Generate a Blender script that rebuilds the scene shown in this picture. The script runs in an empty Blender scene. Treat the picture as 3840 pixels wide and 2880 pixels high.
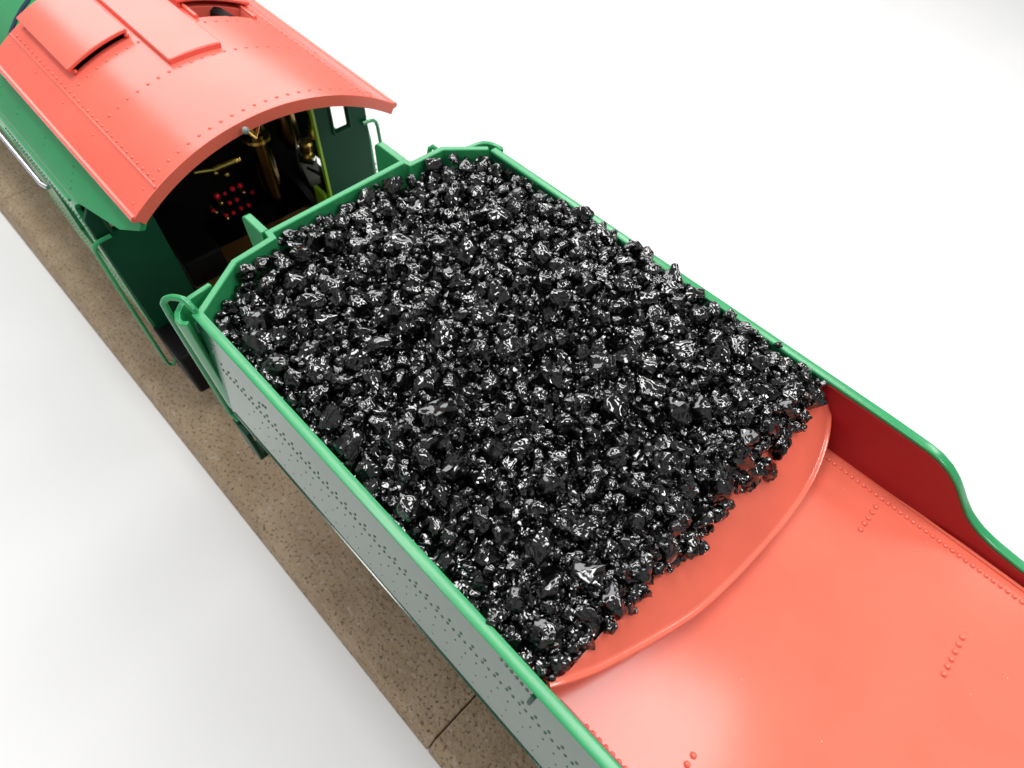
import bpy, bmesh, math, random
import numpy as np
from mathutils import Vector, Matrix, noise

random.seed(7)
rng = np.random.default_rng(7)
scene = bpy.context.scene
col = scene.collection
scene.unit_settings.system = 'METRIC'
scene.unit_settings.scale_length = 0.04      # one unit = 4 cm of the model

# ------------------------------------------------------------------ materials
def new_mat(name):
    m = bpy.data.materials.new(name)
    m.use_nodes = True
    nt = m.node_tree
    b = nt.nodes['Principled BSDF']
    return m, nt, b

def lnk(nt, a, b): nt.links.new(a, b)

def noise_node(nt, scale, detail=3.0, rough=0.5):
    tc = nt.nodes.new('ShaderNodeTexCoord')
    n = nt.nodes.new('ShaderNodeTexNoise')
    n.inputs['Scale'].default_value = scale
    n.inputs['Detail'].default_value = detail
    n.inputs['Roughness'].default_value = rough
    lnk(nt, tc.outputs['Object'], n.inputs['Vector'])
    return n

def ramp(nt, src, stops):
    r = nt.nodes.new('ShaderNodeValToRGB')
    els = r.color_ramp.elements
    while len(els) < len(stops): els.new(0.5)
    for e, (p, c) in zip(els, stops):
        e.position = p
        e.color = (c[0], c[1], c[2], 1)
    lnk(nt, src, r.inputs['Fac'])
    return r

def bump(nt, b, src, strength, dist=0.01, prev=None):
    bp = nt.nodes.new('ShaderNodeBump')
    bp.inputs['Strength'].default_value = strength
    bp.inputs['Distance'].default_value = dist
    lnk(nt, src, bp.inputs['Height'])
    if prev is not None: lnk(nt, prev.outputs['Normal'], bp.inputs['Normal'])
    lnk(nt, bp.outputs['Normal'], b.inputs['Normal'])
    return bp

def paint(name, c, rough=0.28, var=0.06, peel=0.05, ior=1.5, dust=None, coat=0.0):
    m, nt, b = new_mat(name)
    n = noise_node(nt, 3.0, 4)
    lo = [max(0, x*(1-var)) for x in c]; hi = [min(1, x*(1+var)) for x in c]
    r = ramp(nt, n.outputs['Fac'], [(0.3, lo), (0.7, hi)])
    out = r.outputs['Color']
    if dust:
        n3 = noise_node(nt, 55.0, 1)
        mask = ramp(nt, n3.outputs['Fac'], [(0.0, (0, 0, 0)), (0.83, (0, 0, 0)), (0.85, (1, 1, 1)), (1, (1, 1, 1))])
        mx = nt.nodes.new('ShaderNodeMixRGB')
        mx.inputs['Color2'].default_value = (*dust, 1)
        lnk(nt, mask.outputs['Color'], mx.inputs['Fac'])
        lnk(nt, out, mx.inputs['Color1'])
        out = mx.outputs['Color']
    lnk(nt, out, b.inputs['Base Color'])
    n2 = noise_node(nt, 1.7, 3)
    rr = ramp(nt, n2.outputs['Fac'], [(0.3, (rough*0.88,)*3), (0.75, (rough*1.15,)*3)])
    lnk(nt, rr.outputs['Color'], b.inputs['Roughness'])
    b.inputs['IOR'].default_value = ior
    b.inputs['Coat Weight'].default_value = coat
    b.inputs['Coat Roughness'].default_value = 0.1
    n4 = noise_node(nt, 42.0, 2)
    bump(nt, b, n4.outputs['Fac'], peel, 0.004)
    return m

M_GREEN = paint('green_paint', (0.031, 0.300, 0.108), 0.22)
M_GREEN_SHADE = paint('shaded_green_paint', (0.012, 0.095, 0.045), 0.13, peel=0.02, ior=2.15)  # same green paint darkened for the shaded side, glossier for its grey reflection
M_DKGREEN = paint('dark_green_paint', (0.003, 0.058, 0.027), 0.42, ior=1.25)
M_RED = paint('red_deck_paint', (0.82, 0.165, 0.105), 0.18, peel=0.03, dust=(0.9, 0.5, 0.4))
M_ROOF = paint('red_roof_paint', (0.82, 0.145, 0.102), 0.24)
M_RED_SHADE = paint('shaded_red_paint', (0.32, 0.007, 0.014), 0.36)  # the deck's red darkened: shade of the inner walls is in the colour
M_BLACK = paint('black_paint', (0.004, 0.004, 0.004), 0.55, ior=1.25)
M_KNOB = paint('red_knob_paint', (0.92, 0.015, 0.03), 0.15)
M_LIME_GLINT = paint('lime_glint', (0.26, 0.50, 0.015), 0.3)  # reflection on the cab panel edge, put into colour
M_GREY = paint('grey_paint', (0.62, 0.60, 0.56), 0.4)
M_BEAD = paint('grey_bead', (0.20, 0.24, 0.23), 0.3)
M_BLUE = paint('dark_blue_paint', (0.006, 0.02, 0.06), 0.3)
M_FLOOR = paint('brown_floor_paint', (0.13, 0.062, 0.018), 0.32)

def metal(name, c, rough):
    m, nt, b = new_mat(name)
    b.inputs['Base Color'].default_value = (*c, 1)
    b.inputs['Metallic'].default_value = 1
    n = noise_node(nt, 20, 2)
    rr = ramp(nt, n.outputs['Fac'], [(0.3, (rough*0.8,)*3), (0.7, (rough*1.3,)*3)])
    lnk(nt, rr.outputs['Color'], b.inputs['Roughness'])
    return m
M_BRASS = metal('brass', (0.95, 0.66, 0.16), 0.30)
M_BRONZE = metal('dark_bronze', (0.20, 0.12, 0.035), 0.20)
M_STEEL = metal('polished_steel', (0.62, 0.62, 0.72), 0.25)

def coal_material(name, k):
    """k = noise cells per unit of the object's own space"""
    m, nt, b = new_mat(name)
    n0 = noise_node(nt, 0.35*k, 2)
    r = ramp(nt, n0.outputs['Fac'], [(0.35, (0.0015, 0.0015, 0.0018)), (0.75, (0.005, 0.0048, 0.005))])
    lnk(nt, r.outputs['Color'], b.inputs['Base Color'])
    n1 = noise_node(nt, 0.5*k, 2)
    rr = ramp(nt, n1.outputs['Fac'], [(0.5, (0.05,)*3), (0.75, (0.13,)*3)])
    lnk(nt, rr.outputs['Color'], b.inputs['Roughness'])
    b.inputs['IOR'].default_value = 1.95
    n2 = noise_node(nt, 1.3*k, 1, 0.5)
    v = nt.nodes.new('ShaderNodeTexVoronoi')
    v.feature = 'SMOOTH_F1'
    v.inputs['Scale'].default_value = k
    tc = nt.nodes.new('ShaderNodeTexCoord')
    lnk(nt, tc.outputs['Object'], v.inputs['Vector'])
    bp = bump(nt, b, v.outputs['Distance'], 0.42, 0.022)
    bump(nt, b, n2.outputs['Fac'], 0.22, 0.012, bp)
    return m
M_COAL = coal_material('black_glass_coal', 1.6)
M_COALBED = coal_material('black_glass_coal_bed', 30.0)

def cloth_material():
    m, nt, b = new_mat('white_tablecloth')
    n = noise_node(nt, 0.35, 3)
    r = ramp(nt, n.outputs['Fac'], [(0.3, (0.745, 0.742, 0.745)), (0.7, (0.785, 0.782, 0.778))])
    lnk(nt, r.outputs['Color'], b.inputs['Base Color'])
    b.inputs['Roughness'].default_value = 0.85
    b.inputs['Specular IOR Level'].default_value = 0.25
    n2 = noise_node(nt, 30, 4)
    n3 = noise_node(nt, 1.1, 2)
    bp = bump(nt, b, n3.outputs['Fac'], 0.12, 0.12)
    bump(nt, b, n2.outputs['Fac'], 0.12, 0.01, bp)
    return m
M_CLOTH = cloth_material()

def roadbed_material():
    m, nt, b = new_mat('speckled_brown_roadbed')
    n = noise_node(nt, 3.2, 5, 0.6)
    base = ramp(nt, n.outputs['Fac'], [(0.3, (0.300, 0.208, 0.118)), (0.7, (0.420, 0.315, 0.200))])
    n1 = noise_node(nt, 40, 4, 0.62)
    spk = ramp(nt, n1.outputs['Fac'], [(0.0, (1, 1, 1)), (0.385, (1, 1, 1)), (0.44, (0, 0, 0)), (1, (0, 0, 0))])
    mx = nt.nodes.new('ShaderNodeMixRGB')
    mx.inputs['Color2'].default_value = (0.115, 0.080, 0.045, 1)
    lnk(nt, spk.outputs['Color'], mx.inputs['Fac'])
    lnk(nt, base.outputs['Color'], mx.inputs['Color1'])
    n5 = noise_node(nt, 23, 2)
    lt = ramp(nt, n5.outputs['Fac'], [(0.0, (0, 0, 0)), (0.62, (0, 0, 0)), (0.70, (1, 1, 1)), (1, (1, 1, 1))])
    mx2 = nt.nodes.new('ShaderNodeMixRGB')
    mx2.inputs['Color2'].default_value = (0.40, 0.33, 0.25, 1)
    lnk(nt, lt.outputs['Color'], mx2.inputs['Fac'])
    lnk(nt, mx.outputs['Color'], mx2.inputs['Color1'])
    lnk(nt, mx2.outputs['Color'], b.inputs['Base Color'])
    b.inputs['Roughness'].default_value = 0.6
    n2 = noise_node(nt, 26, 4)
    bump(nt, b, n2.outputs['Fac'], 0.6, 0.02)
    return m
M_BED = roadbed_material()

# ------------------------------------------------------------------ mesh helpers
class MB:
    """collects primitive shapes; build() links them as ONE mesh object"""
    def __init__(self): self.v = []; self.f = []
    def add(self, vs, fs):
        o = len(self.v)
        self.v += [tuple(p) for p in vs]
        self.f += [tuple(i+o for i in f) for f in fs]
        return self
    def box(self, x0, x1, y0, y1, z0, z1):
        return self.add([(x0,y0,z0),(x1,y0,z0),(x1,y1,z0),(x0,y1,z0),(x0,y0,z1),(x1,y0,z1),(x1,y1,z1),(x0,y1,z1)],
                        [(0,3,2,1),(4,5,6,7),(0,1,5,4),(1,2,6,5),(2,3,7,6),(3,0,4,7)])
    def tube(self, pts, r, n=10, caps=True):
        pts = [Vector(p) for p in pts]
        rs = r if isinstance(r, (list, tuple)) else [r]*len(pts)
        rings = []
        prev = None
        for i, p in enumerate(pts):
            t = (pts[min(i+1, len(pts)-1)] - pts[max(i-1, 0)]).normalized()
            if prev is None:
                a = Vector((0,0,1)) if abs(t.z) < 0.9 else Vector((1,0,0))
                u = t.cross(a).normalized()
            else:
                u = (prev - t*prev.dot(t)).normalized()
            prev = u
            w = t.cross(u)
            rings.append([p + (u*math.cos(2*math.pi*k/n) + w*math.sin(2*math.pi*k/n))*rs[i] for k in range(n)])
        vs = [q for rg in rings for q in rg]
        fs = []
        for i in range(len(rings)-1):
            for k in range(n):
                k2 = (k+1) % n
                fs.append((i*n+k, i*n+k2, (i+1)*n+k2, (i+1)*n+k))
        if caps:
            fs.append(tuple(range(n-1, -1, -1)))
            fs.append(tuple((len(rings)-1)*n+k for k in range(n)))
        return self.add(vs, fs)
    def dome(self, p, nrm, r, h=0.7, n=10, rings=3):
        p = Vector(p); nrm = Vector(nrm).normalized()
        a = Vector((1,0,0)) if abs(nrm.x) < 0.9 else Vector((0,1,0))
        u = nrm.cross(a).normalized(); w = nrm.cross(u)
        vs = []; fs = []
        vs += [p - nrm*r*0.2 + (u*math.cos(2*math.pi*k/n)+w*math.sin(2*math.pi*k/n))*r for k in range(n)]
        for j in range(rings):
            t = j/rings*math.pi/2
            vs += [p + nrm*r*h*math.sin(t) + (u*math.cos(2*math.pi*k/n)+w*math.sin(2*math.pi*k/n))*r*math.cos(t) for k in range(n)]
        vs.append(p + nrm*r*h)
        for j in range(rings):
            for k in range(n):
                k2 = (k+1) % n
                fs.append((j*n+k, j*n+k2, (j+1)*n+k2, (j+1)*n+k))
        for k in range(n): fs.append((rings*n+k, rings*n+(k+1) % n, (rings+1)*n))
        return self.add(vs, fs)
    def sphere(self, p, r, n=14, m=9, s=(1,1,1)):
        vs = [(p[0], p[1], p[2]+r*s[2])]
        for j in range(1, m):
            t = math.pi*j/m
            for k in range(n):
                a = 2*math.pi*k/n
                vs.append((p[0]+r*s[0]*math.sin(t)*math.cos(a), p[1]+r*s[1]*math.sin(t)*math.sin(a), p[2]+r*s[2]*math.cos(t)))
        vs.append((p[0], p[1], p[2]-r*s[2]))
        fs = [(0, 1+k, 1+(k+1) % n) for k in range(n)]
        for j in range(m-2):
            for k in range(n):
                a = 1+j*n; b = a+n; k2 = (k+1) % n
                fs.append((a+k, b+k, b+k2, a+k2))
        L = len(vs)-1; a = 1+(m-2)*n
        fs += [(a+k, L, a+(k+1) % n) for k in range(n)]
        return self.add(vs, fs)
    def lathe_x(self, prof, y, z, n=32):          # prof = list of (x, r); axis along x
        vs = []; fs = []
        for x, r in prof:
            vs += [(x, y+r*math.cos(2*math.pi*k/n), z+r*math.sin(2*math.pi*k/n)) for k in range(n)]
        for i in range(len(prof)-1):
            for k in range(n):
                k2 = (k+1) % n
                fs.append((i*n+k, (i+1)*n+k, (i+1)*n+k2, i*n+k2))
        fs.append(tuple(range(n))); fs.append(tuple((len(prof)-1)*n+k for k in range(n-1, -1, -1)))
        return self.add(vs, fs)
    def lathe_z(self, prof, x, y, n=24):          # prof = list of (z, r)
        vs = []; fs = []
        for z, r in prof:
            vs += [(x+r*math.cos(2*math.pi*k/n), y+r*math.sin(2*math.pi*k/n), z) for k in range(n)]
        for i in range(len(prof)-1):
            for k in range(n):
                k2 = (k+1) % n
                fs.append((i*n+k, i*n+k2, (i+1)*n+k2, (i+1)*n+k))
        fs.append(tuple(range(n-1, -1, -1))); fs.append(tuple((len(prof)-1)*n+k for k in range(n)))
        return self.add(vs, fs)
    def prism(self, poly, z0, z1):                # vertical prism over a plan polygon (counter-clockwise)
        n = len(poly)
        vs = [(x, y, z0) for x, y in poly] + [(x, y, z1) for x, y in poly]
        fs = [tuple(range(n-1, -1, -1)), tuple(range(n, 2*n))]
        fs += [(k, (k+1) % n, n+(k+1) % n, n+k) for k in range(n)]
        return self.add(vs, fs)
    def prism_y(self, poly, y0, y1):              # poly in (x, z), extruded along y
        n = len(poly)
        vs = [(x, y0, z) for x, z in poly] + [(x, y1, z) for x, z in poly]
        fs = [tuple(range(n)), tuple(range(2*n-1, n-1, -1))]
        fs += [(k, n+k, n+(k+1) % n, (k+1) % n) for k in range(n)]
        return self.add(vs, fs)
    def ribbon_wall(self, path, th, z0, z1s):     # vertical plate following a plan path, thickness th, top height per point
        path = [Vector((p[0], p[1])) for p in path]
        if not isinstance(z1s, (list, tuple)): z1s = [z1s]*len(path)
        vs = []; fs = []
        for i, p in enumerate(path):
            if i == 0: d = (path[1]-p).normalized(); nn = Vector((-d.y, d.x)); k = 1
            elif i == len(path)-1: d = (p-path[i-1]).normalized(); nn = Vector((-d.y, d.x)); k = 1
            else:
                d1 = (p-path[i-1]).normalized(); d2 = (path[i+1]-p).normalized()
                n1 = Vector((-d1.y, d1.x)); n2 = Vector((-d2.y, d2.x))
                nn = (n1+n2).normalized(); k = 1/max(0.35, nn.dot(n1))
            a = p + nn*th/2*k; b = p - nn*th/2*k
            vs += [(a.x,a.y,z0),(a.x,a.y,z1s[i]),(b.x,b.y,z1s[i]),(b.x,b.y,z0)]
        for i in range(len(path)-1):
            for k in range(4):
                fs.append((i*4+k, i*4+(k+1) % 4, (i+1)*4+(k+1) % 4, (i+1)*4+k))
        L = (len(path)-1)*4
        fs += [(3,2,1,0), (L,L+1,L+2,L+3)]
        return self.add(vs, fs)
    def shell(self, us, vs_, top, bot, hole=None):  # solid sheet over a parameter grid, cells may be left out
        nu, nv = len(us), len(vs_)
        P = [top(u, v) for u in us for v in vs_] + [bot(u, v) for u in us for v in vs_]
        off = nu*nv
        idx = lambda i, j: i*nv+j
        full = lambda i, j: 0 <= i < nu-1 and 0 <= j < nv-1 and not (hole and hole((us[i]+us[i+1])/2, (vs_[j]+vs_[j+1])/2))
        fs = []
        for i in range(nu-1):
            for j in range(nv-1):
                if not full(i, j): continue
                a, b, c, d = idx(i,j), idx(i+1,j), idx(i+1,j+1), idx(i,j+1)
                fs.append((a,b,c,d)); fs.append((d+off,c+off,b+off,a+off))
                for (di, dj, e0, e1) in ((0,-1,a,b),(1,0,b,c),(0,1,c,d),(-1,0,d,a)):
                    if not full(i+di, j+dj): fs.append((e1, e0, e0+off, e1+off))
        return self.add(P, fs)
    def build(self, name, mat, parent=None, bevel=0.0, seg=2, smooth=True, angle=35):
        me = bpy.data.meshes.new(name)
        off = Vector((0,0,0))
        if parent is not None:
            q = parent
            while q is not None:
                off += Vector(q.get('_org', (0,0,0))) if '_org' in q.keys() else Vector((0,0,0))
                q = q.parent
        me.from_pydata([tuple(Vector(p)-off) for p in self.v], [], self.f)
        bm = bmesh.new(); bm.from_mesh(me)
        used = [v for v in bm.verts if not v.link_faces]
        bmesh.ops.delete(bm, geom=used, context='VERTS')
        bmesh.ops.recalc_face_normals(bm, faces=bm.faces)
        bm.to_mesh(me); bm.free()
        if smooth:
            me.polygons.foreach_set('use_smooth', [True]*len(me.polygons))
            me.set_sharp_from_angle(angle=math.radians(angle))
        me.materials.append(mat)
        o = bpy.data.objects.new(name, me)
        col.objects.link(o)
        if parent is not None: o.parent = parent
        if bevel:
            b = o.modifiers.new('edge', 'BEVEL'); b.width = bevel; b.segments = seg
            b.limit_method = 'ANGLE'; b.angle_limit = math.radians(40); b.harden_normals = False
        return o

def tag(o, label=None, cat=None, group=None, kind=None):
    if label: o['label'] = label
    if cat: o['category'] = cat
    if group: o['group'] = group
    if kind: o['kind'] = kind
    return o

ORG = {}
def empty(name, loc, rz=0.0, org=None):
    o = bpy.data.objects.new(name, None)
    o.empty_display_size = 0.2
    col.objects.link(o)
    o.location = loc
    o.rotation_euler = (0, 0, rz)
    ORG[o.name] = Vector(org if org is not None else loc)
    return o

def part(mb, name, mat, parent, **k):
    """a part (or sub-part) whose shapes are written in the thing's own frame"""
    root = parent
    while root.parent is not None: root = root.parent
    off = ORG[root.name]
    mb.v = [(p[0]-off.x, p[1]-off.y, p[2]-off.z) for p in mb.v]
    return mb.build(name, mat, parent, **k)

def frange(a, b, n): return [a+(b-a)*i/(n-1) for i in range(n)]

# ------------------------------------------------------------------ setting: white tabletop
ZT = -2.50      # table
ZB = -2.30      # top of the road bed
mb = MB(); N = 24
mb.add([(-45+90*i/N, -45+90*j/N, ZT) for i in range(N+1) for j in range(N+1)],
       [(i*(N+1)+j, (i+1)*(N+1)+j, (i+1)*(N+1)+j+1, i*(N+1)+j+1) for i in range(N) for j in range(N)])
tag(mb.build('tabletop', M_CLOTH), kind='structure')

# ------------------------------------------------------------------ road bed sections (each its own piece)
def bed_section(x0, x1, label):
    root = empty('track_section', ((x0+x1)/2, 0, ZT))
    tag(root, label, 'track', 'road bed sections under the train')
    m = MB()
    g = 0.004
    prof = [(-1.40, ZT+0.002), (-1.335, ZB-0.02), (-1.315, ZB), (1.315, ZB), (1.335, ZB-0.02), (1.40, ZT+0.002)]
    n = len(prof)
    vs = [(x0+g, y, z) for y, z in prof] + [(x1-g, y, z) for y, z in prof]
    fs = [tuple(range(n)), tuple(range(2*n-1, n-1, -1))] + [(k, (k+1) % n, n+(k+1) % n, n+k) for k in range(n)]
    m.add(vs, fs)
    part(m, 'road_bed', M_BED, root, bevel=0.012)
    for s in (-1, 1):
        r = MB()
        for (a, b, z0, z1) in ((-.055, .055, ZB+.001, ZB+.02), (-.015, .015, ZB+.02, ZB+.085), (-.03, .03, ZB+.085, ZB+.115)):
            r.box(x0+.01, x1-.01, s*.56+a, s*.56+b, z0, z1)
        part(r, 'rail', M_STEEL, root)
    return root
bed_section(-5.03, 1.965, 'brown speckled track bed section running beside the cab and the coal load')
bed_section(1.965, 8.9, 'brown speckled track bed section beyond the joint at the bottom of the photo')
bed_section(-12.0, -5.03, 'brown speckled track bed section beyond the joint at the left edge of the photo')

# ------------------------------------------------------------------ tender
tender = empty('tender', (1.9, 0, ZB))
tag(tender, 'green tender with red rear deck, heaped with black coal behind the cab', 'tender')
XT0, XT1 = 0.02, 4.70
TAPER = 0.0875
PROF = [(0.0,0.0),(2.62,0.0),(2.742,-.003),(2.833,-.006),(2.888,-.015),(2.949,-.040),(3.002,-.075),(3.054,-.121),(3.108,-.176),
        (3.171,-.230),(3.243,-.268),(3.324,-.292),(3.47,-.311),(3.7,-.316),(4.8,-.318)]
def rim(x):
    for (a, za), (b, zb) in zip(PROF[:-1], PROF[1:]):
        if a <= x <= b:
            return za+(zb-za)*(x-a)/(b-a)
    return PROF[-1][1] if x > 1 else 0.0
xs_wall = sorted(set([XT0, .05, .3, .7, 1.1, 1.5, 1.9, 2.2, 2.5, 2.62] + [2.62+.03*i for i in range(1, 32)] + [3.7, 4.1, 4.5, XT1]))
ZS = -0.80      # bottom of the side sheets

def wall_pt(side, x, z, out=0.0):
    return (x, side*(1.0+TAPER*(-z)+out), z)
WT = 0.046
def side_wall(side):
    m = MB()
    sec = []
    for x in xs_wall:
        zr = rim(x)
        yo = 1.0 + TAPER*(-zr); yi = yo-WT
        pts = [(1.0+TAPER*(-ZS), ZS), (1.0+TAPER*.4+.0, min(-.4, zr-.05)), (yo, zr-.013)]
        pts += [(yi, zr-.013), (yi, ZS)]
        sec.append([(x, side*y, z) for y, z in pts])
    n = len(sec[0]); vs = [p for s in sec for p in s]; fs = []
    for i in range(len(sec)-1):
        for k in range(n):
            k2 = (k+1) % n
            fs.append((i*n+k, i*n+k2, (i+1)*n+k2, (i+1)*n+k))
    fs += [tuple(range(n)), tuple((len(sec)-1)*n+k for k in range(n-1, -1, -1))]
    m.add(vs, fs)
    # rivets on the outer face
    nrm = Vector((0, side, TAPER))
    def riv(x, z, r=.0088):
        if z > rim(x)-.02: return
        m.dome(wall_pt(side, x, z), nrm, r, 0.5, 8, 2)
    x = .16
    i = 0
    while x < 4.5:
        riv(x, -.285)
        if i % 2 == 0: riv(x+.006, -.232)
        x += .0335; i += 1
    x = .40
    i = 0
    while x < 4.4:
        riv(x, -.385-.028*(i % 2), .0062); x += .062; i += 1
    for k in range(46): riv(.3+k*.091, -.52-.03*(k % 2), .0050)
    for k in range(46): riv(.3+k*.091, -.66-.03*(k % 2), .0046)
    for (a, b) in ((.52, -.18), (.585, -.145), (.56, -.155), (.16, -.10), (.12, -.18)): riv(a, b)
    for k in range(7): riv(2.10+k*.026, -.035-.004*k)
    # row of small dents along the lower edge
    m.box(XT0+.01, XT1-.01, *(sorted((side*(1.0+TAPER*.8-.012), side*(1.0+TAPER*.8+.006)))), ZS-.014, ZS-.001)
    o = part(m, 'side_wall', M_GREEN_SHADE, tender, angle=50)
    # rounded beading along the top edge, lit look put in by the lighter green
    m = MB(); sec = []
    for x in xs_wall:
        zr = rim(x); yc = 1.0 + TAPER*(-zr) - WT/2
        pts = [(yc+(WT/2+.0015), zr-.016)]
        for k in range(0, 11):
            t = k/10*math.pi
            c_, s_ = math.cos(t), math.sin(t)
            pts.append((yc+math.copysign(abs(c_)**.4, c_)*(WT/2+.0015), zr-.010+s_**.4*.010 if s_ > 1e-6 else zr-.010))
        pts.append((yc-(WT/2+.0015), zr-.016))
        sec.append([(x, side*y, z) for y, z in pts])
    n = len(sec[0]); vs = [p for q in sec for p in q]; fs = []
    for i in range(len(sec)-1):
        for k in range(n):
            k2 = (k+1) % n
            fs.append((i*n+k, i*n+k2, (i+1)*n+k2, (i+1)*n+k))
    fs += [tuple(range(n)), tuple((len(sec)-1)*n+k for k in range(n-1, -1, -1))]
    m.add(vs, fs)
    part(m, 'lit_top_beading', M_GREEN, o, angle=50)
    return o
w_near = side_wall(-1); w_near['label'] = 'near side wall, glossy and studded with rivets'
w_far = side_wall(1); w_far['label'] = 'far side wall with its inner face seen'

# dark slots on the near wall (short upright bars)
for (sx, z0, z1) in ((2.262, -.135, -.03), (.055, -.085, -.022)):
    m = MB()
    a = wall_pt(-1, sx, z0, .003); b = wall_pt(-1, sx, z1, .003)
    m.tube([a, b], .0095, 8)
    part(m, 'beading_bar', M_DKGREEN, w_near)

# red lining inside the rear well
for s in (-1, 1):
    m = MB(); sec = []
    xs = [x for x in xs_wall if x > 2.3]
    xs = [2.33] + xs
    yi = lambda x: 1.0+TAPER*(-rim(x))-WT-.0035
    vs = []; fs = []
    for x in xs:
        vs += [(x, s*(yi(x)), rim(x)-.017), (x, s*(yi(x)), -.43), (x, s*(yi(x)-.006), -.43), (x, s*(yi(x)-.006), rim(x)-.017)]
    for i in range(len(xs)-1):
        for k in range(4): fs.append((i*4+k, i*4+(k+1) % 4, (i+1)*4+(k+1) % 4, (i+1)*4+k))
    L = (len(xs)-1)*4
    fs += [(0,1,2,3), (L+3,L+2,L+1,L)]
    m.add(vs, fs)
    part(m, 'wall_lining', M_RED_SHADE, tender, angle=50)

# front bulkhead with its steps, chamfers, wings
TH = 0.036
plan = [(.05,-.985), (-.153,-.672), (-.178,-.448), (-.232,-.405), (-.236,.492), (-.190,.500), (-.185,.742), (-.02,.95)]
plan = [(.045,-.985), (-.158,-.672), (-.180,-.438), (-.228,-.432), (-.238,.492), (-.192,.500), (-.185,.742), (-.005,.96)]
m = MB().ribbon_wall(plan, TH, ZS, 0.0)
part(m, 'front_bulkhead', M_GREEN, tender, bevel=0.006)
for yc, xf in ((-.443, -.450), (.488, -.500)):
    m = MB()
    pr = [(-.247, -.75), (-.247, .0), (xf+.05, .0)]
    for k in range(1, 9):
        t = k/8*math.pi/2
        pr.append((xf+.05-.05*math.sin(t), -.05+.05*math.cos(t)))
    pr += [(xf, -.22), (xf+.03, -.45), (xf+.03, -.75)]
    m.prism_y(pr, yc-.023, yc+.023)
    part(m, 'wing_plate', M_GREEN, tender, bevel=0.006)
# curved pocket plate ahead of each front corner
for s in (-1, 1):
    P = [(-.112,-.835), (-.105,-.895), (-.100,-.950), (-.092,-1.0), (-.066,-1.040), (-.030,-1.058), (.004,-1.056), (.034,-1.034)]
    m = MB().ribbon_wall([(x, y*(-s)) for x, y in P], .028, ZS, [-.012,-.012,-.014,-.02,-.03,-.035,-.03,-.02])
    part(m, 'corner_plate', M_GREEN, tender, bevel=0.006)
    # grab rail: bends over the rim and runs down the front edge
    pts = [(.018,-.975,-.03), (.012,-.980,.022), (-.018,-.985,.048)]
    for k in range(0, 9):
        t = k/8
        pts.append((-.030-.098*math.sin(t*math.pi/2), -.988-.072*t, .052-.05*(1-math.cos(t*math.pi/2))))
    pts += [(-.128,-1.064,-.08), (-.126,-1.068,-.4), (-.122,-1.072,-.98), (-.07,-1.06,-1.03)]
    m = MB().tube([(-.20,.83,-.5),(-.36,.80,-.48),(-.39,.80,-.42),(-.395,.803,-.2),(-.39,.812,-.145),(-.378,.825,-.130),(-.366,.838,-.145),(-.36,.846,-.2),(-.355,.85,-.42),(-.33,.85,-.48),(-.20,.85,-.5)] if s > 0 else pts, .0165, 10)
    part(m, 'grab_rail', M_GREEN, tender)
    m = MB()
    ys = sorted((s*.92, s*1.085))
    m.box(-.10, .02, ys[0], ys[1], -1.42, -1.36)
    m.box(-.12, .045, *sorted((s*1.055, s*1.085)), -1.36, -1.05)
    m.box(-.10, .02, *sorted((s*.86, s*1.0)), -1.06, -1.01)
    part(m, 'foot_step', M_DKGREEN, tender, bevel=0.006)

# rear deck
m = MB()
DZ = -.387
vs = []; m.add([(1.7,-.968,DZ),(XT1,-.968,DZ),(XT1,.968,DZ),(1.7,.968,DZ),(1.7,-.968,DZ-.06),(XT1,-.968,DZ-.06),(XT1,.968,DZ-.06),(1.7,.968,DZ-.06)],
      [(0,1,2,3),(7,6,5,4),(0,4,5,1),(1,5,6,2),(2,6,7,3),(3,7,4,0)])
up = (0,0,1)
k = 0; x = 2.475
while x < 4.6:
    m.dome((x, -.884, DZ), up, .0125, .95, 12, 4)
    m.dome((x+.006, .893, DZ), up, .0125, .95, 12, 4)
    x += .0325
for xx, ys in ((2.868, [.83-.041*i for i in range(5)]), (3.415, [.537-.041*i for i in range(6)]), (2.828, [-.664-.041*i for i in range(5)]),
               (3.415, [-.33-.041*i for i in range(6)]), (3.96, [.8-.041*i for i in range(5)]), (3.96, [-.64-.041*i for i in range(5)])):
    for yy in ys: m.dome((xx, yy, DZ), up, .0135, .95, 12, 4)
part(m, 'rear_deck', M_RED, tender, angle=45)
for s in (-1, 1):
    m = MB().tube([(2.40, s*(.951), DZ+.003), (XT1, s*(.951), DZ+.003)], .0085, 10)
    part(m, 'deck_beading', M_RED, tender)
m = MB().box(XT1-.05, XT1+.001, -.93, .93, ZS, -.32)
part(m, 'rear_wall', M_GREEN, tender, bevel=.006)

# coal plate: sloping plate whose rounded lower edge lies over the deck
LIP = [(2.395,.955,-.118),(2.418,.953,-.145),(2.446,.943,-.173),(2.485,.9,-.213),(2.525,.83,-.254),(2.56,.728,-.29),(2.583,.60,-.318),(2.592,.44,-.328),(2.588,.285,-.326),
       (2.578,.12,-.316),(2.562,-.055,-.302),(2.527,-.281,-.268),(2.462,-.507,-.205),(2.405,-.68,-.150),(2.366,-.785,-.112),(2.318,-.885,-.064),(2.285,-.945,-.040)]
def lip_at(y):
    pts = LIP
    for a, b in zip(pts[:-1], pts[1:]):
        if b[1] <= y <= a[1]:
            t = (a[1]-y)/(a[1]-b[1]+1e-9)
            return tuple(a[i]+(b[i]-a[i])*t for i in range(3))
    return pts[0] if y > pts[0][1] else pts[-1]
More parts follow.
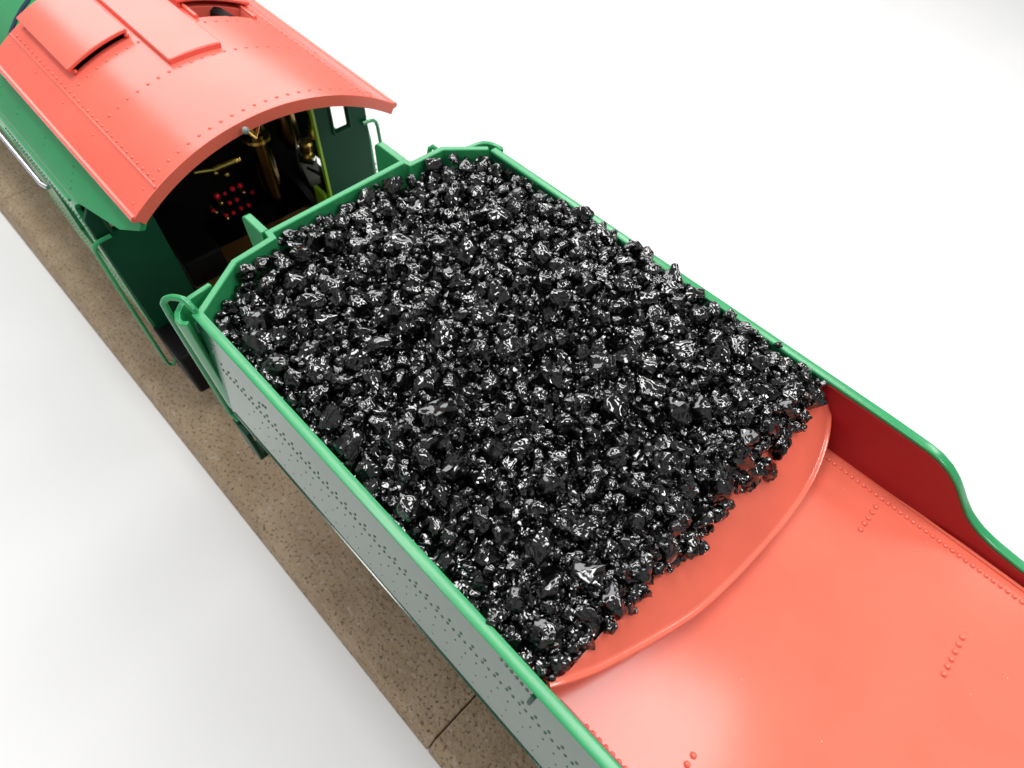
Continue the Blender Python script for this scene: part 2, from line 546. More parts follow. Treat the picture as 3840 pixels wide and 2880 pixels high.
# smooth the edge curve
def catmull(P, n=5):
    out = []
    for i in range(len(P)-1):
        p0 = Vector(P[max(i-1,0)]); p1 = Vector(P[i]); p2 = Vector(P[i+1]); p3 = Vector(P[min(i+2,len(P)-1)])
        for k in range(n):
            t = k/n
            out.append(0.5*((2*p1)+(p2-p0)*t+(2*p0-5*p1+4*p2-p3)*t*t+(3*p1-p0-3*p2+p3)*t**3))
    out.append(Vector(P[-1])); return out
edge = catmull(LIP, 5)
SL = Vector((-.70, 0, .714))       # up the slope, towards the front
m = MB(); vs = []; fs = []
nrm = Vector((.711, 0, .703))
rows = []
FW = .026                            # width of the flat flange round the rim of the plate
fold = []
for i, p in enumerate(edge):
    t = edge[min(i+1, len(edge)-1)] - edge[max(i-1, 0)]
    o2 = Vector((-t.y, t.x, 0))
    o2.normalize()
    fold.append(Vector((p.x-o2.x*FW, p.y-o2.y*FW, p.z+.004+.5*FW*max(0, o2.x))))
for d in (.36, .22, .10, .03, .010):
    rows.append([q + SL*min(d, max(.012, (-.045-q.z)/.714)) for q in fold])
rows.append([q.copy() for q in fold])
for k, dz in ((.25, -.001), (.75, -.002), (.95, -.005), (1.0, -.012), (1.0, -.030), (.7, -.034)):
    rows.append([Vector((q.x+(p.x-q.x)*k, q.y+(p.y-q.y)*k, q.z+dz)) for p, q in zip(edge, fold)])
rows.append([q + SL*min(.3, max(.012, (-.06-q.z)/.714)) - nrm*.05 for q in fold])
n = len(edge)
for r in rows: vs += r
for i in range(len(rows)-1):
    for k in range(n-1): fs.append((i*n+k, i*n+k+1, (i+1)*n+k+1, (i+1)*n+k))
fs += [tuple(i*n for i in range(len(rows))), tuple(i*n+n-1 for i in range(len(rows)-1, -1, -1))]
m.add(vs, fs)
part(m, 'coal_plate', M_RED, tender, angle=60)
# skirt under the plate
m = MB(); vs = []; fs = []
for p in fold:
    q = p - Vector((0, 0, .012))
    vs += [(q.x, q.y, q.z), (q.x, q.y, DZ+.001), (q.x-.03, q.y, DZ+.001), (q.x-.03, q.y, q.z)]
for i in range(n-1):
    for k in range(4): fs.append((i*4+k, i*4+(k+1) % 4, (i+1)*4+(k+1) % 4, (i+1)*4+k))
fs += [(0,1,2,3), ((n-1)*4+3,(n-1)*4+2,(n-1)*4+1,(n-1)*4)]
m.add(vs, fs)
part(m, 'plate_skirt', M_RED, tender, angle=60)
# coal floor, frame, wheels
m = MB().prism([(-.15,-.93),(2.27,-.93),(2.27,.93),(-.15,.93)], -.46, -.40)
part(m, 'coal_floor', M_BLACK, tender)
m = MB().box(.05, XT1-.02, -.86, .86, -1.15, ZS-.02)
m.box(.2, 4.5, -.62, .62, -1.75, -1.15)
part(m, 'underframe', M_BLACK, tender, bevel=.01)
def wheel_mb(x, y, s, r=.36):
    m = MB()
    m.lathe_x([(0,r*.98),(0,r),(0.06,r),(0.06,r*.98)], 0, 0, 36)
    v = [(x+p[1], y+s*(p[0]), ZB+.115+r+p[2]) for p in m.v]
    m.v = v
    return m
for x in (.75, 1.75, 2.9, 3.9):
    for s in (-1, 1):
        part(wheel_mb(x, s*.56, s), 'wheel', M_BLACK, tender)

# ------------------------------------------------------------------ locomotive (slightly turned against the tender)
YAW = -.02
oc = (-2.6, 0, ZB)
loco = empty('locomotive', (oc[0]*math.cos(YAW), oc[0]*math.sin(YAW), ZB), YAW, org=oc)
tag(loco, 'green steam locomotive with a red arched cab roof, coupled ahead of the coal tender', 'locomotive')
RX0, RX1 = -2.93, -.872
AR, AZC = 1.5, .195-1.5
def arch(y): return AZC + math.sqrt(AR*AR-y*y)
def arch_n(y): return Vector((0, y, math.sqrt(AR*AR-y*y)))/AR
YE = .895
roof_us = sorted(set(frange(RX0, RX1, 8) + [-2.245, -2.075]))
roof_vs = sorted(set(frange(-YE, YE, 41) + [.235, .595]))
m = MB()
def rtop(u, v): return (u, v, arch(v))
def rbot(u, v):
    nn = arch_n(v)
    return (u, v-nn.y*.072, arch(v)-nn.z*.072)
m.shell(roof_us, roof_vs, rtop, rbot, lambda u, v: -2.245 < u < -2.075 and .235 < v < .595)
def rrow_x(x, y0, y1, sp, r=.0105, skip=None):
    a0, a1 = math.asin(y0/AR), math.asin(y1/AR)
    nn = max(1, int(round((a1-a0)*AR/sp)))
    for i in range(nn+1):
        y = AR*math.sin(a0+(a1-a0)*i/nn)
        if skip and skip(y): continue
        m.dome((x, y, arch(y)), arch_n(y), r, .75, 9, 2)
rrow_x(-.956, -.64, .74, .0735)
rrow_x(-1.582, -.63, .70, .0735)
rrow_x(-1.998, -.63, .66, .0735, skip=lambda y: -.18 < y < .165)
rrow_x(-2.845, -.63, -.25, .075)
for s in (-1, 1):
    x = -.935
    while x > -2.86:
        y = s*.694
        m.dome((x, y, arch(y)), arch_n(y), .0098, .75, 9, 2); x -= .0635
for x in (-1.58, -1.996, -2.42, -2.855, -.95):
    m.dome((x, -.76, arch(.76)), arch_n(-.76), .0085, .6, 8, 2)
    m.dome((x, .76, arch(.76)), arch_n(.76), .0085, .6, 8, 2)
m.dome((-.948, -.843, arch(.843)), arch_n(-.843), .0085, .6, 8, 2)
roof = part(m, 'cab_roof', M_ROOF, loco, bevel=0.018, seg=4)
for s in (-1, 1):
    y = s*.714
    m = MB().tube([(RX0+.01, y, arch(y)-.002), (RX1-.01, y, arch(y)-.002)], .0085, 8)
    part(m, 'roof_rib', M_ROOF, roof)
    m = MB().tube([(RX0+.004, s*.889, arch(.889)-.010), (RX1-.004, s*.889, arch(.889)-.010)], .020, 10)
    part(m, 'eave_beading', M_ROOF, roof)
def arch_patch(m, x0, x1, y0, y1, h0, h1, n=14):
    def f(h):
        def g(u, v):
            nn = arch_n(v); return (u, v+nn.y*h, arch(v)+nn.z*h)
        return g
    m.shell(frange(x0, x1, 5), frange(y0, y1, n), f(h1), f(h0))
    return m
# long centre panel
m = arch_patch(MB(), RX0+.02, -1.632, -.176, .160, -.01, .034)
part(m, 'centre_panel', M_ROOF, roof, bevel=.008)
# near vent: hood open to the rear
m = arch_patch(MB(), -2.875, -2.082, -.618, -.212, .034, .056)
part(m, 'roof_vent', M_ROOF, roof, bevel=.006)
for yy0, yy1 in ((-.614, -.598), (-.232, -.216)):
    m = arch_patch(MB(), -2.86, -2.095, yy0, yy1, -.005, .034, 3)
    part(m, 'vent_curb', M_ROOF, roof)
m = arch_patch(MB(), -2.87, -2.40, -.596, -.234, -.005, .034, 8)
part(m, 'vent_back', M_ROOF, roof)
m = arch_patch(MB(), -2.395, -2.112, -.597, -.233, -.004, .003, 8)  # black sheet standing in for the shade under the hood
part(m, 'vent_shade', M_BLACK, roof)
for yy in (-.600, -.228):
    m = MB().dome((-2.098, yy, arch(yy)+.012), (1,0,.4), .016, .8, 10, 3)
    part(m, 'vent_stud', M_ROOF, roof)
# far hatch: hood pushed forward, opening and its two slide rails
m = arch_patch(MB(), -2.90, -2.235, .182, .655, .034, .056)
part(m, 'roof_hatch', M_ROOF, roof, bevel=.006)
for yy0, yy1 in ((.186, .204), (.632, .650)):
    m = arch_patch(MB(), -2.89, -2.25, yy0, yy1, -.005, .034, 3)
    part(m, 'hatch_curb', M_ROOF, roof)
for yy in (.222, .612):
    m = MB().tube([(-2.30, yy, arch(yy)+.012), (-2.062, yy, arch(yy)+.012)], .013, 8)
    part(m, 'slide_rail', M_ROOF, roof)
m = MB().tube([(-2.24, .42, arch(.42)-.05), (-2.07, .44, arch(.42)-.05)], .05, 8)
part(m, 'hatch_stay', M_BLACK, roof)
m = arch_patch(MB(), RX0+.05, -1.30, -.80, .80, -.115, -.10)  # added black shell that darkens the hatch opening and cab inside
part(m, 'dark_liner', M_BLACK, roof)

# cab sides: sheet folding outwards below the eave and then dropping straight
SIDE = [(.868,-.165), (.895,-.20), (.96,-.275), (1.03,-.36), (1.052,-.392), (1.063,-.425), (1.068,-.48), (1.070,-.55), (1.074,-.8), (1.077,-.98), (1.084,-1.5)]
XR = [-.90, -.90, -1.08, -1.56, -1.615, -1.63, -1.60, -1.57, -1.535, -1.535, -1.535]
for s in (-1, 1):
    m = MB()
    ts = [0, .15, .3, .42, .53, .69, .85, .93, 1]
    side_xr = lambda v: XR[v] - (.14 if s > 0 and v < 3 else 0)
    def top(t, v): x0 = RX0-.02; return (x0+(side_xr(int(v))-x0)*t, s*SIDE[int(v)][0], SIDE[int(v)][1])
    def bot(t, v): x0 = RX0-.02; return (x0+(side_xr(int(v))-x0)*t, s*(SIDE[int(v)][0]-.03), SIDE[int(v)][1]-.012)
    m.shell(ts, list(range(len(SIDE))), top, bot, lambda t, v: .53 < t < .85 and 7 < v < 9)
    nn = Vector((0, s*.76, .65))
    for (x, lst) in ((-1.70, (.25,.45,.66,.88)), (-2.12, (.35,.58)), (-2.56, (.35,.58)), (-2.86, (.35,.58))):
        for t in lst:
            y = .895+(1.03-.895)*t; z = -.20+(-.36+.20)*t
            m.dome((x-.05*(1-t), s*y, z), nn, .0085, .75, 8, 2)
    x = -1.56
    while x > -2.9:
        for z in ((-.505, -1.04, -1.1) if -2.3 < x < -1.72 else (-.505, -.60, -.64, -1.04, -1.1)):
            m.dome((x+.012*(z < -.62), s*(1.070+.02*(z < -1)), z), (0, s, 0), .0085, .8, 8, 2)
        x -= .042
    part(m, 'cab_side', M_GREEN, loco, angle=30)
    # lining strip along the fold and polished pipe outside
    m = MB().tube([(RX0, s*1.058, -.400), (-1.69, s*1.058, -.400)], .010, 8)
    part(m, 'side_beading', M_GREEN, loco)
    m = MB().tube([(-3.9, s*1.112, -.765), (-2.50, s*1.104, -.745), (-2.44, s*1.085, -.75)], .017, 10)
    part(m, 'side_pipe', M_STEEL, loco)
    # rear panel of the cab with its window
    m = MB()
    yi, yo, w0, w1 = (.70, 1.066, .805, .955) if s < 0 else (.605, 1.040, .745, .870)
    ys = sorted(set(frange(yi, yo, 8) + [w0, w1]))
    zs = sorted(set(frange(-1.5, -.25, 14) + [-.57, -.35]))
    def ztop(y, z):
        if z < -.26: return min(z, -.19-(y-.868)*1.25) if y > .868 else z
        return -.19-(y-.868)*1.25 if y > .868 else arch(y)-.09
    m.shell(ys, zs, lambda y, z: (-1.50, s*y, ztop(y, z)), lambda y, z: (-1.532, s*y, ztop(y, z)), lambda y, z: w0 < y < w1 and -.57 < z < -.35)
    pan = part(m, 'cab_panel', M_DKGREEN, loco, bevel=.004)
    m = MB()
    e = .013
    fr = [(w0-e,-.57-e), (w1+e,-.57-e), (w1+e,-.35+e), (w0-e,-.35+e)]
    for a, b in zip(fr, fr[1:]+fr[:1]):
        m.tube([(-1.497, s*a[0], a[1]), (-1.497, s*b[0], b[1])], .012, 8)
    part(m, 'window_frame', M_DKGREEN, pan)
    if s > 0:
        m = MB().box(-1.536, -1.496, yi-.018, yi, -1.5, -.02)
        m.box(-1.70, -1.54, yi-.05, yi-.02, -1.35, -1.10)
        part(m, 'edge_glint', M_LIME_GLINT, pan)  # bar and patch carry the painted reflection
    # handrail beside the doorway
    pts = [(-1.48, s*.985, -.585), (-1.48, s*1.06, -.592), (-1.48, s*1.088, -.60)]
    pts += [(-1.48, s*1.108, -.625), (-1.48, s*1.116, -.66), (-1.47, s*1.13, -1.0), (-1.46, s*1.150, -1.80), (-1.45, s*1.145, -1.84), (-1.44, s*1.12, -1.85), (-1.43, s*1.03, -1.72), (-1.42, s*1.0, -1.66)]
    m = MB().tube(pts, .0145, 10)
    part(m, 'handrail', M_GREEN, loco)

# whistle rod with its grey bead at the roof edge
m = MB().tube([(-.845,-.148,.145), (-.85,-.128,.11), (-.875,-.10,.062), (-1.10,.06,.03), (-1.9,.25,-.1)], .0085, 8)
rod = part(m, 'whistle_rod', M_BRASS, loco)
m = MB().sphere((-.842,-.153,.150), .021)
part(m, 'rod_bead', M_BEAD, rod)

# cab floor, black sandbox and backhead
m = MB().box(-1.88, -1.0, -.66, .66, -1.46, -1.40)
part(m, 'cab_floor', M_FLOOR, loco, bevel=.008)
m = MB().box(-1.56, -1.12, -1.09, -.90, -1.95, -1.50).box(-1.56, -1.12, .90, 1.09, -1.95, -1.50)
m.box(-6, -1.05, -.62, .62, -2.1, -1.58)
m.box(-2.9, -1.54, -1.05, 1.05, -1.62, -1.57)
part(m, 'loco_frame', M_BLACK, loco, bevel=.02)
m = MB().box(-2.32, -1.60, -.66, -.36, -1.50, -1.16)
part(m, 'seat_box', M_BLACK, loco, bevel=.02)
m = MB().box(-2.90, -2.86, -1.04, 1.04, -1.5, -.42)
m.box(-2.90, -2.86, -.78, .78, -.42, -.12)
part(m, 'front_plate', M_BLACK, loco)
m = MB()
pr = []
for k in range(25):
    t = math.pi*k/24
    pr.append((.78*math.cos(t), -.80+.55*math.sin(t)))
pr = [(.78,-1.5)] + pr + [(-.78,-1.5)]
nb = len(pr)
m.add([(-2.32, y, z) for y, z in pr] + [(-2.88, y, z) for y, z in pr], [tuple(range(nb)), tuple(range(2*nb-1, nb-1, -1))] + [(k, nb+k, nb+(k+1) % nb, (k+1) % nb) for k in range(nb)])
bh = part(m, 'backhead', M_BLACK, loco, bevel=.03)
knobs = [(0.153,-1.249,.027),(0.082,-1.248,.026),(-0.061,-1.254,.030),(0.006,-1.261,.018),(0.236,-1.359,.023),(0.082,-1.363,.022),(0.015,-1.363,.022),
         (0.164,-1.465,.022),(0.09,-1.462,.021),(0.013,-1.47,.022),(-0.138,-1.364,.020),(-0.053,-1.464,.022),(-.509,-1.237,.02),(-.514,-1.323,.02),(-.524,-1.40,.02)]
for y, z, r in knobs:
    m = MB().sphere((-2.25, y, z+.02), r*.9, 12, 8)
    part(m, 'valve_knob', M_KNOB, bh)
for y, z in ((.155,-1.319),(-.058,-1.325),(-.127,-1.388),(-.058,-1.492)):
    m = MB().tube([(-2.32, y, z+.035), (-2.24, y, z+.022)], .014, 8)
    m.sphere((-2.24, y+.004, z+.022), .019, 10, 7)
    part(m, 'valve_stem', M_BRASS, bh)
m = MB().tube([(-2.1,-.195,-.845), (-2.1,-.06,-.882)], .014, 8).tube([(-2.1,-.055,-.883), (-2.1,.135,-.886)], .022, 10).tube([(-2.1,.135,-.886), (-2.1,.178,-.886)], .028, 12)
m.tube([(-2.1,-.04,-.88), (-2.12,-.03,-.94), (-2.32,0,-.98)], .012, 8).sphere((-2.12,-.032,-.935), .02).sphere((-2.14,.05,-1.0), .024).tube([(-2.14,.05,-1.0), (-2.32,.06,-1.02)], .012, 8)
part(m, 'regulator_handle', M_BRASS, bh)
m = MB().lathe_z([(-1.35,.085),(-.78,.085),(-.76,.105),(-.70,.105),(-.68,.085),(-.60,.08),(-.20,.075)], -2.08, .36)
part(m, 'steam_column', M_BRONZE, loco)
m = MB().lathe_z([(-.772,.087),(-.768,.110),(-.742,.110),(-.738,.087)], -2.08, .36)
part(m, 'column_ring', M_BRASS, loco)
m = MB().lathe_z([(-1.02,.01),(-1.01,.045),(-.97,.06),(-.90,.085),(-.72,.085),(-.62,.08),(-.40,.07),(-.30,.03)], -2.14, .66)
part(m, 'lubricator', M_BRONZE, loco)
m = MB().tube([(-2.28,.925,-.72), (-2.27,.935,-.80), (-2.26,.955,-.86), (-2.27,.965,-.92)], .028, 10).sphere((-2.26,.965,-.95), .05).lathe_z([(-1.10,.03),(-1.09,.055),(-1.03,.058),(-1.0,.04)], -2.26, .945)
part(m, 'injector_valve', M_BRASS, loco)
m = MB().sphere((-2.24,.83,-1.225), .062, s=(1,1,.8)).lathe_z([(-1.2,.06),(-1.12,.065),(-1.1,.05)], -2.26, .84)
part(m, 'water_valve', M_BRASS, loco)
m = MB()
vsq = [(.745,-1.285),(.80,-1.60),(.90,-1.63),(.90,-1.50),(.79,-1.37),(.80,-1.34),(.905,-1.45),(.915,-1.30),(.875,-1.37)]
nb = len(vsq)
m.add([(-2.262, y, z) for y, z in vsq] + [(-2.275, y, z) for y, z in vsq], [tuple(range(nb)), tuple(range(2*nb-1, nb-1, -1))] + [(k, nb+k, nb+(k+1) % nb, (k+1) % nb) for k in range(nb)])
part(m, 'view_plate', M_GREY, loco)  # made-up grey plate for the pale view out of the cab

# firebox and boiler ahead of the cab
m = MB().lathe_x([(-9.5,.80),(-6.2,.86),(-4.2,.95),(-2.96,.95)], 0, -.78, 64)
boiler = part(m, 'boiler', M_GREEN, loco, angle=60)
for x in (-3.22, -4.2, -5.6):
    r = .95 if x > -4.3 else .89
    m = MB().lathe_x([(x-.022,r-.02),(x-.022,r+.006),(x+.022,r+.006),(x+.022,r-.02)], 0, -.78, 64)
    part(m, 'boiler_band', M_BLUE, boiler, angle=50)
m = MB()
for s in (-1, 1): m.box(-9.4, -2.95, *sorted((s*.75, s*1.05)), -1.18, -1.12)
part(m, 'running_board', M_GREEN, loco, bevel=.01)
for x in (-2.1, -3.6, -4.9):
    for s in (-1, 1):
        part(wheel_mb(x, s*.56, s, .45 if x > -3 else .6), 'wheel', M_BLACK, loco)

# ------------------------------------------------------------------ coal
front_line = [(.06,-.975), (-.135,-.655), (-.158,-.43), (-.20,-.41), (-.212,.475), (-.165,.515), (-.16,.735), (.02,.94)]
rear_line = [(2.06,.955), (2.37,.95), (2.40,.90), (2.375,.80), (2.40,.71), (2.395,.583), (2.43,.407), (2.395,.285), (2.375,.133), (2.38,-.03), (2.41,-.143), (2.335,-.40), (2.365,-.472), (2.348,-.66), (2.31,-.76), (2.315,-.83), (2.285,-.965)]
POLY = front_line + rear_line[:0] + [(1.0,.958)] + rear_line + [(2.0,-.962),(1.0,-.962)]
PX = np.array([p[0] for p in POLY]); PY = np.array([p[1] for p in POLY])
def inside(x, y):
    c = False; n = len(POLY); j = n-1
    for i in range(n):
        if (PY[i] > y) != (PY[j] > y) and x < (PX[j]-PX[i])*(y-PY[i])/(PY[j]-PY[i]+1e-12)+PX[i]: c = not c
        j = i
    return c
def edge_dist(x, y):
    best = 9
    n = len(POLY)
    for i in range(n):
        ax, ay = POLY[i]; bx, by = POLY[(i+1) % n]
        dx, dy = bx-ax, by-ay
        t = max(0, min(1, ((x-ax)*dx+(y-ay)*dy)/(dx*dx+dy*dy+1e-12)))
        best = min(best, math.hypot(x-ax-dx*t, y-ay-dy*t))
    return best
def sst(a, b, x):
    t = max(0, min(1, (x-a)/(b-a))); return t*t*(3-2*t)
def heap(x, y):
    z = -.060 + .075*sst(0.1, 0.9, x) + .05*sst(.5, 1.5, x)*(1-sst(.35, .95, abs(y)))
    z += -.022*sst(.6, .93, -y)
    z += .022*noise.noise(Vector((x*3.1, y*3.1, 3.7)))
    p = lip_at(max(-.88, min(.95, y)))
    plate = p[2] + (p[0]-x)*1.015
    edge_z = plate + .052
    k = sst(2.02, 2.36, x)
    return z*(1-k) + min(z, edge_z)*k

def lump_mesh(name, seed, cuts, mat=None):
    r = np.random.default_rng(seed)
    bm = bmesh.new()
    k = int(r.integers(15, 24))
    sc = np.array([1.0, r.uniform(.78, 1.0), r.uniform(.64, .90)])
    for _ in range(k):
        d = r.normal(size=3); d /= np.linalg.norm(d)
        bm.verts.new(tuple(d*sc*r.uniform(.90, 1.04)))
    bmesh.ops.convex_hull(bm, input=list(bm.verts))
    loose = [v for v in bm.verts if not v.link_faces]
    bmesh.ops.delete(bm, geom=loose, context='VERTS')
    bmesh.ops.triangulate(bm, faces=bm.faces)
    bmesh.ops.recalc_face_normals(bm, faces=bm.faces)
    if cuts:
        bmesh.ops.subdivide_edges(bm, edges=bm.edges, cuts=cuts, use_grid_fill=True)
    bm.normal_update()
    off = Vector((seed*3.17, seed*1.3, -seed*2.1))
    disp = []
    for v in bm.verts:
        p = v.co
        a = noise.noise(p*1.5+off)*.17
        c = noise.voronoi(p*1.9+off)[0]
        b = (min(.55, c[0]) - .3)*.34
        d = noise.noise(p*3.0+off)*.075 + noise.noise(p*6.5+off)*.018
        disp.append(v.co + v.normal*(a+b+d))
    for v, q in zip(bm.verts, disp): v.co = q
    bmesh.ops.triangulate(bm, faces=bm.faces)
    me = bpy.data.meshes.new(name)
    bm.to_mesh(me); bm.free()
    me.polygons.foreach_set('use_smooth', [True]*len(me.polygons))
    me.set_sharp_from_angle(angle=math.radians(38))
    me.materials.append(mat or M_COAL)
    return me

protos = [lump_mesh('coal_lump', 11+i, 4) for i in range(36)]
cells = {}
placed = []
CELL = .16
def free(x, y, r, f):
    cx, cy = int(math.floor(x/CELL)), int(math.floor(y/CELL))
    for i in (-1, 0, 1):
        for j in (-1, 0, 1):
            for (px, py, pr) in cells.get((cx+i, cy+j), ()):
                if (px-x)**2+(py-y)**2 < (f*(pr+r))**2: return False
    return True
def put(x, y, r):
    cells.setdefault((int(math.floor(x/CELL)), int(math.floor(y/CELL))), []).append((x, y, r))
    placed.append((x, y, r))
R = random.Random(21)
big = []
tries = 0
radii = sorted([.045+.027*R.random()**1.4 for _ in range(300)], reverse=True)
# nearer lumps show larger: favour the rear two thirds for the individual lumps
i = 0
while len(big) < 300 and tries < 400000:
    tries += 1
    x = R.uniform(-.2, 2.44); y = R.uniform(-.975, .955)
    if not inside(x, y): continue
    r = radii[len(big)]
    if edge_dist(x, y) < r*(.5 if x < 2.15 else .95): continue
    f = .80 if tries < 60000 else .70 if tries < 200000 else .6
    if not free(x, y, r, f): continue
    put(x, y, r); big.append((x, y, r))
def where(x, y):
    if x > 2.19: return 'rear'
    if y > .77: return 'far'
    if y < -.77: return 'near'
    if x < .16: return 'front'
    if x < 1.15: return 'mid_front'
    return 'mid_rear'
LBL = {'rear': 'glossy black coal lump in the rear fringe resting over the red plate',
       'far': 'glossy black coal lump in the row along the far green wall',
       'near': 'glossy black coal lump in the row along the near riveted wall',
       'front': 'glossy black coal lump at the front of the heap by the bulkhead',
       'mid_front': 'glossy black coal lump in the middle of the heap, in its front half',
       'mid_rear': 'glossy black coal lump in the middle of the heap, in its rear half'}
for n_, (x, y, r) in enumerate(big):
    o = bpy.data.objects.new('coal_lump', protos[n_ % len(protos)])
    col.objects.link(o)
    s = r*R.uniform(1.02, 1.22)
    z = heap(x, y) + R.uniform(-.022, .034 if y < .8 else .015)
    if x > 2.15: z = min(z, heap(x, y)+.004)
    if y < -.955+1.05*s: z = min(z, -.62*s)          # lumps against the near wall stay under its rim
    o.location = (x, y, z)
    o.rotation_euler = (R.uniform(0, 6.28), R.uniform(0, 6.28), R.uniform(0, 6.28))
    o.scale = (s, s, s)
    w = where(x, y)
    tag(o, LBL[w], 'coal lump', 'coal lumps, ' + w.replace('_', ' ') + ' of the tender load')

# the rest of the load: one object
small = [lump_mesh('coal_piece', 201+i, 3) for i in range(18)]
SV = []; SF = []
for me in small:
    v = np.zeros(len(me.vertices)*3); me.vertices.foreach_get('co', v)
    t = np.zeros(len(me.polygons)*3, dtype=np.int32); me.polygons.foreach_get('vertices', t)
    SV.append(v.reshape(-1, 3)); SF.append(t.reshape(-1, 3))
VV = []; FF = []; off = 0
def stamp(x, y, z, s):
    global off
    k = R.randrange(len(small))
    from mathutils import Euler
    E = np.array(Euler((R.uniform(0,6.28), R.uniform(0,6.28), R.uniform(0,6.28))).to_matrix())
    VV.append(SV[k] @ E.T * s + np.array([x, y, z])); FF.append(SF[k]+off); off += len(SV[k])
cnt = 0; tries = 0
while cnt < 700 and tries < 120000:
    tries += 1
    x = R.uniform(-.2, 2.44); y = R.uniform(-.975, .955)
    if not inside(x, y): continue
    r = R.uniform(.020, .040)
    if edge_dist(x, y) < r*(.6 if x < 2.1 else 1.1): continue
    if not free(x, y, r, .66): continue
    put(x, y, r); stamp(x, y, heap(x, y)+R.uniform(-.035, .02 if y > -.9 else -.025), r*R.uniform(1.05, 1.25)); cnt += 1
cnt = 0
while cnt < 1300:
    x = R.uniform(-.2, 2.42); y = R.uniform(-.975, .955)
    if not inside(x, y): continue
    r = R.uniform(.032, .05)
    if edge_dist(x, y) < r*.75: continue
    stamp(x, y, heap(x, y)-R.uniform(.045, .085), r); cnt += 1
cnt = 0
while cnt < 600:
    x = R.uniform(-.2, 2.42); y = R.uniform(-.975, .955)
    if not inside(x, y): continue
    r = R.uniform(.009, .019)
    if edge_dist(x, y) < (r if x < 2.1 else .06): continue
    stamp(x, y, heap(x, y)+R.uniform(-.02, .045), r); cnt += 1
cnt = 0
while cnt < 420:                     # slack lying on the plate under the rear fringe
    x = R.uniform(2.05, 2.42); y = R.uniform(-.93, .94)
    if not inside(x, y) or edge_dist(x, y) < .030: continue
    p = lip_at(max(-.88, min(.95, y)))
    r = R.uniform(.016, .030)
    stamp(x, y, min(heap(x, y)-.02, p[2]+(p[0]-x)*1.015+r*.5), r); cnt += 1
V = np.concatenate(VV); F = np.concatenate(FF)
# solid bed under the lumps
nx, ny = 70, 54
gx = np.linspace(-.2, 2.42, nx); gy = np.linspace(-.94, .94, ny)
bv = []; bi = {}; bf = []
for i in range(nx):
    for j in range(ny):
        if inside(gx[i], gy[j]):
            bi[(i, j)] = len(bv)+len(V); bv.append((gx[i], gy[j], heap(gx[i], gy[j])-.075))
for i in range(nx-1):
    for j in range(ny-1):
        q = [(i,j),(i+1,j),(i+1,j+1),(i,j+1)]
        if all(k in bi for k in q):
            a, b, c, d = [bi[k] for k in q]; bf += [(a,b,c),(a,c,d)]
V = np.concatenate([V, np.array(bv)]); F = np.concatenate([F, np.array(bf, dtype=np.int32)])
me = bpy.data.meshes.new('coal_heap')
me.vertices.add(len(V)); me.vertices.foreach_set('co', V.ravel().astype(np.float32))
me.loops.add(len(F)*3); me.loops.foreach_set('vertex_index', F.ravel().astype(np.int32))
me.polygons.add(len(F)); me.polygons.foreach_set('loop_start', np.arange(0, len(F)*3, 3, dtype=np.int32))
me.update(calc_edges=True); me.validate()
me.polygons.foreach_set('use_smooth', [True]*len(me.polygons))
me.set_sharp_from_angle(angle=math.radians(38))
me.materials.append(M_COALBED)
o = bpy.data.objects.new('coal_heap', me); col.objects.link(o)
tag(o, 'small glossy black coal pieces filling the heap between the larger lumps', 'coal', kind='stuff')
for me in small: bpy.data.meshes.remove(me)

# ------------------------------------------------------------------ light
world = bpy.data.worlds.new('World'); scene.world = world
world.use_nodes = True
bg = world.node_tree.nodes['Background']
bg.inputs['Color'].default_value = (1.0, 0.99, 0.98, 1)
bg.inputs['Strength'].default_value = 0.20
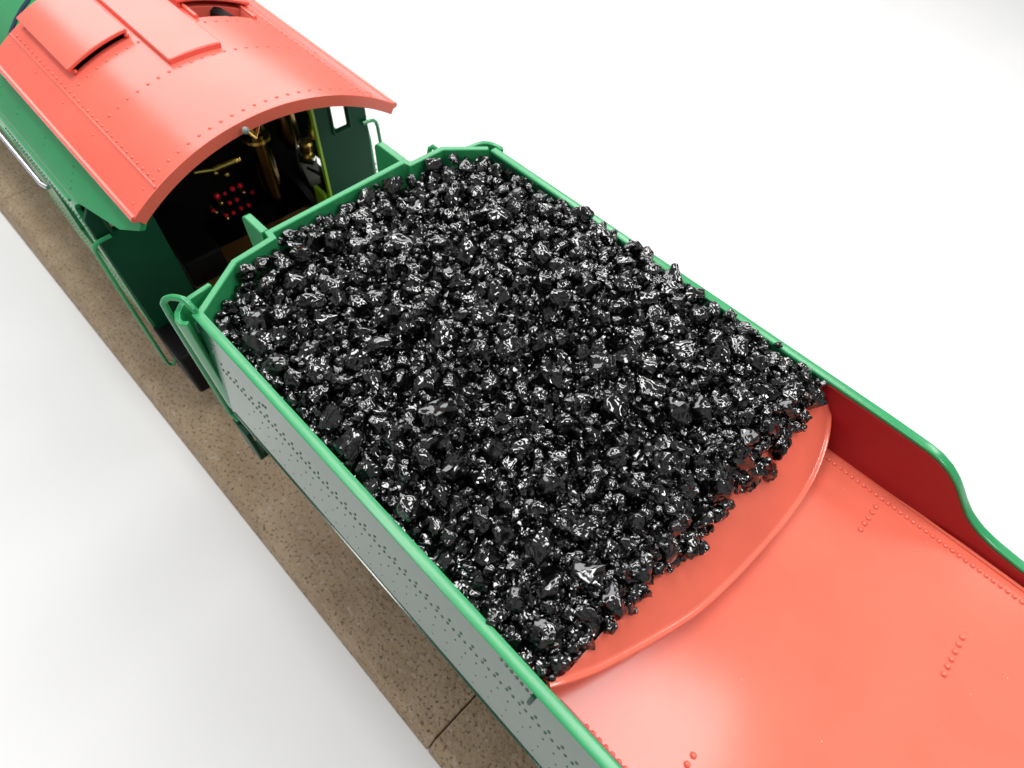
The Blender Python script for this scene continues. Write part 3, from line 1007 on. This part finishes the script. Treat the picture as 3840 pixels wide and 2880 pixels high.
# the dim room round the table: uneven tones that the glossy surfaces pick up
wt = world.node_tree
wtc = wt.nodes.new('ShaderNodeTexCoord')
wn = wt.nodes.new('ShaderNodeTexNoise'); wn.inputs['Scale'].default_value = 2.2; wn.inputs['Detail'].default_value = 2
wr = wt.nodes.new('ShaderNodeValToRGB')
wr.color_ramp.elements[0].position = .36; wr.color_ramp.elements[0].color = (.14, .14, .15, 1)
wr.color_ramp.elements[1].position = .66; wr.color_ramp.elements[1].color = (2.0, 1.98, 1.95, 1)
wt.links.new(wtc.outputs['Generated'], wn.inputs['Vector'])
wt.links.new(wn.outputs['Fac'], wr.inputs['Fac'])
wt.links.new(wr.outputs['Color'], bg.inputs['Color'])
def area(name, loc, target, sx, sy, power, c=(1,1,1)):
    l = bpy.data.lights.new(name, 'AREA'); l.shape = 'RECTANGLE'; l.size = sx; l.size_y = sy
    l.energy = power; l.color = c
    o = bpy.data.objects.new(name, l); col.objects.link(o)
    o.location = loc
    o.rotation_euler = (Vector(target)-Vector(loc)).to_track_quat('-Z', 'Y').to_euler()
    return o
LP = 9.0                        # radiance of the overhead panels, unseen and mostly added as fill
def panel(x, y, z, sx, sy, k=1.0, tgt=(0.5, 0.5, -1)):
    area('light_panel', (x, y, z), tgt, sx, sy, LP*k*math.pi*sx*sy, (1, .995, .985))
panel(4.6, 2.1, 13, 3.6, 3.6)
panel(-4.6, 1.4, 13, 15.0, 1.9, 1.0, (-4.6, 1.4, 0))  # added strip, placed to lay a highlight along the near rim
panel(1.5, 10.5, 12, 3.6, 3.6)  # added, like the next one, for coal glints and table light
panel(-6.0, 12.0, 12, 4.2, 4.2)
panel(-3.5, -1.5, 14, 3.2, 3.2, 1.0)  # added overhead fill for the table on the near side
panel(-3.0, -8.5, 12, 5.0, 4.4, 0.95)  # added fill against the broad shade on the near table
panel(9.5, 15.5, 12, 3.8, 3.8, 1.0)  # added fill for the far right of the table
panel(14.5, 6.0, 12, 3.6, 3.6, 1.7)  # added to brighten the sloping coal plate
area('front_softbox', (-14, 6, 9), (0, 0, -1), 18, 9, 1500, (.99, .995, 1))  # added soft light that gives the roof its pale sheen

# ------------------------------------------------------------------ camera
cam = bpy.data.cameras.new('camera')
co = bpy.data.objects.new('camera', cam); col.objects.link(co)
Rt = ((.70725458,.70396537,.06499013),(.61247174,-.56421996,-.55365531),(-.35308544,.43137988,-.83020604))
r, d, f = [Vector(v) for v in Rt]
mw = Matrix((( r.x, -d.x, -f.x, 2.27329465), (r.y, -d.y, -f.y, -1.33199083), (r.z, -d.z, -f.z, 2.24120809), (0,0,0,1)))
co.matrix_world = mw
cam.sensor_width = 36; cam.lens = 36*2234.69/3840
cam.clip_start = .02; cam.clip_end = 400
cam.dof.use_dof = True; cam.dof.focus_distance = 2.75; cam.dof.aperture_fstop = 1.4
scene.camera = co

scene.view_settings.view_transform = 'Standard'
scene.view_settings.look = 'None'
scene.view_settings.exposure = 0.18
scene.view_settings.gamma = 1.0
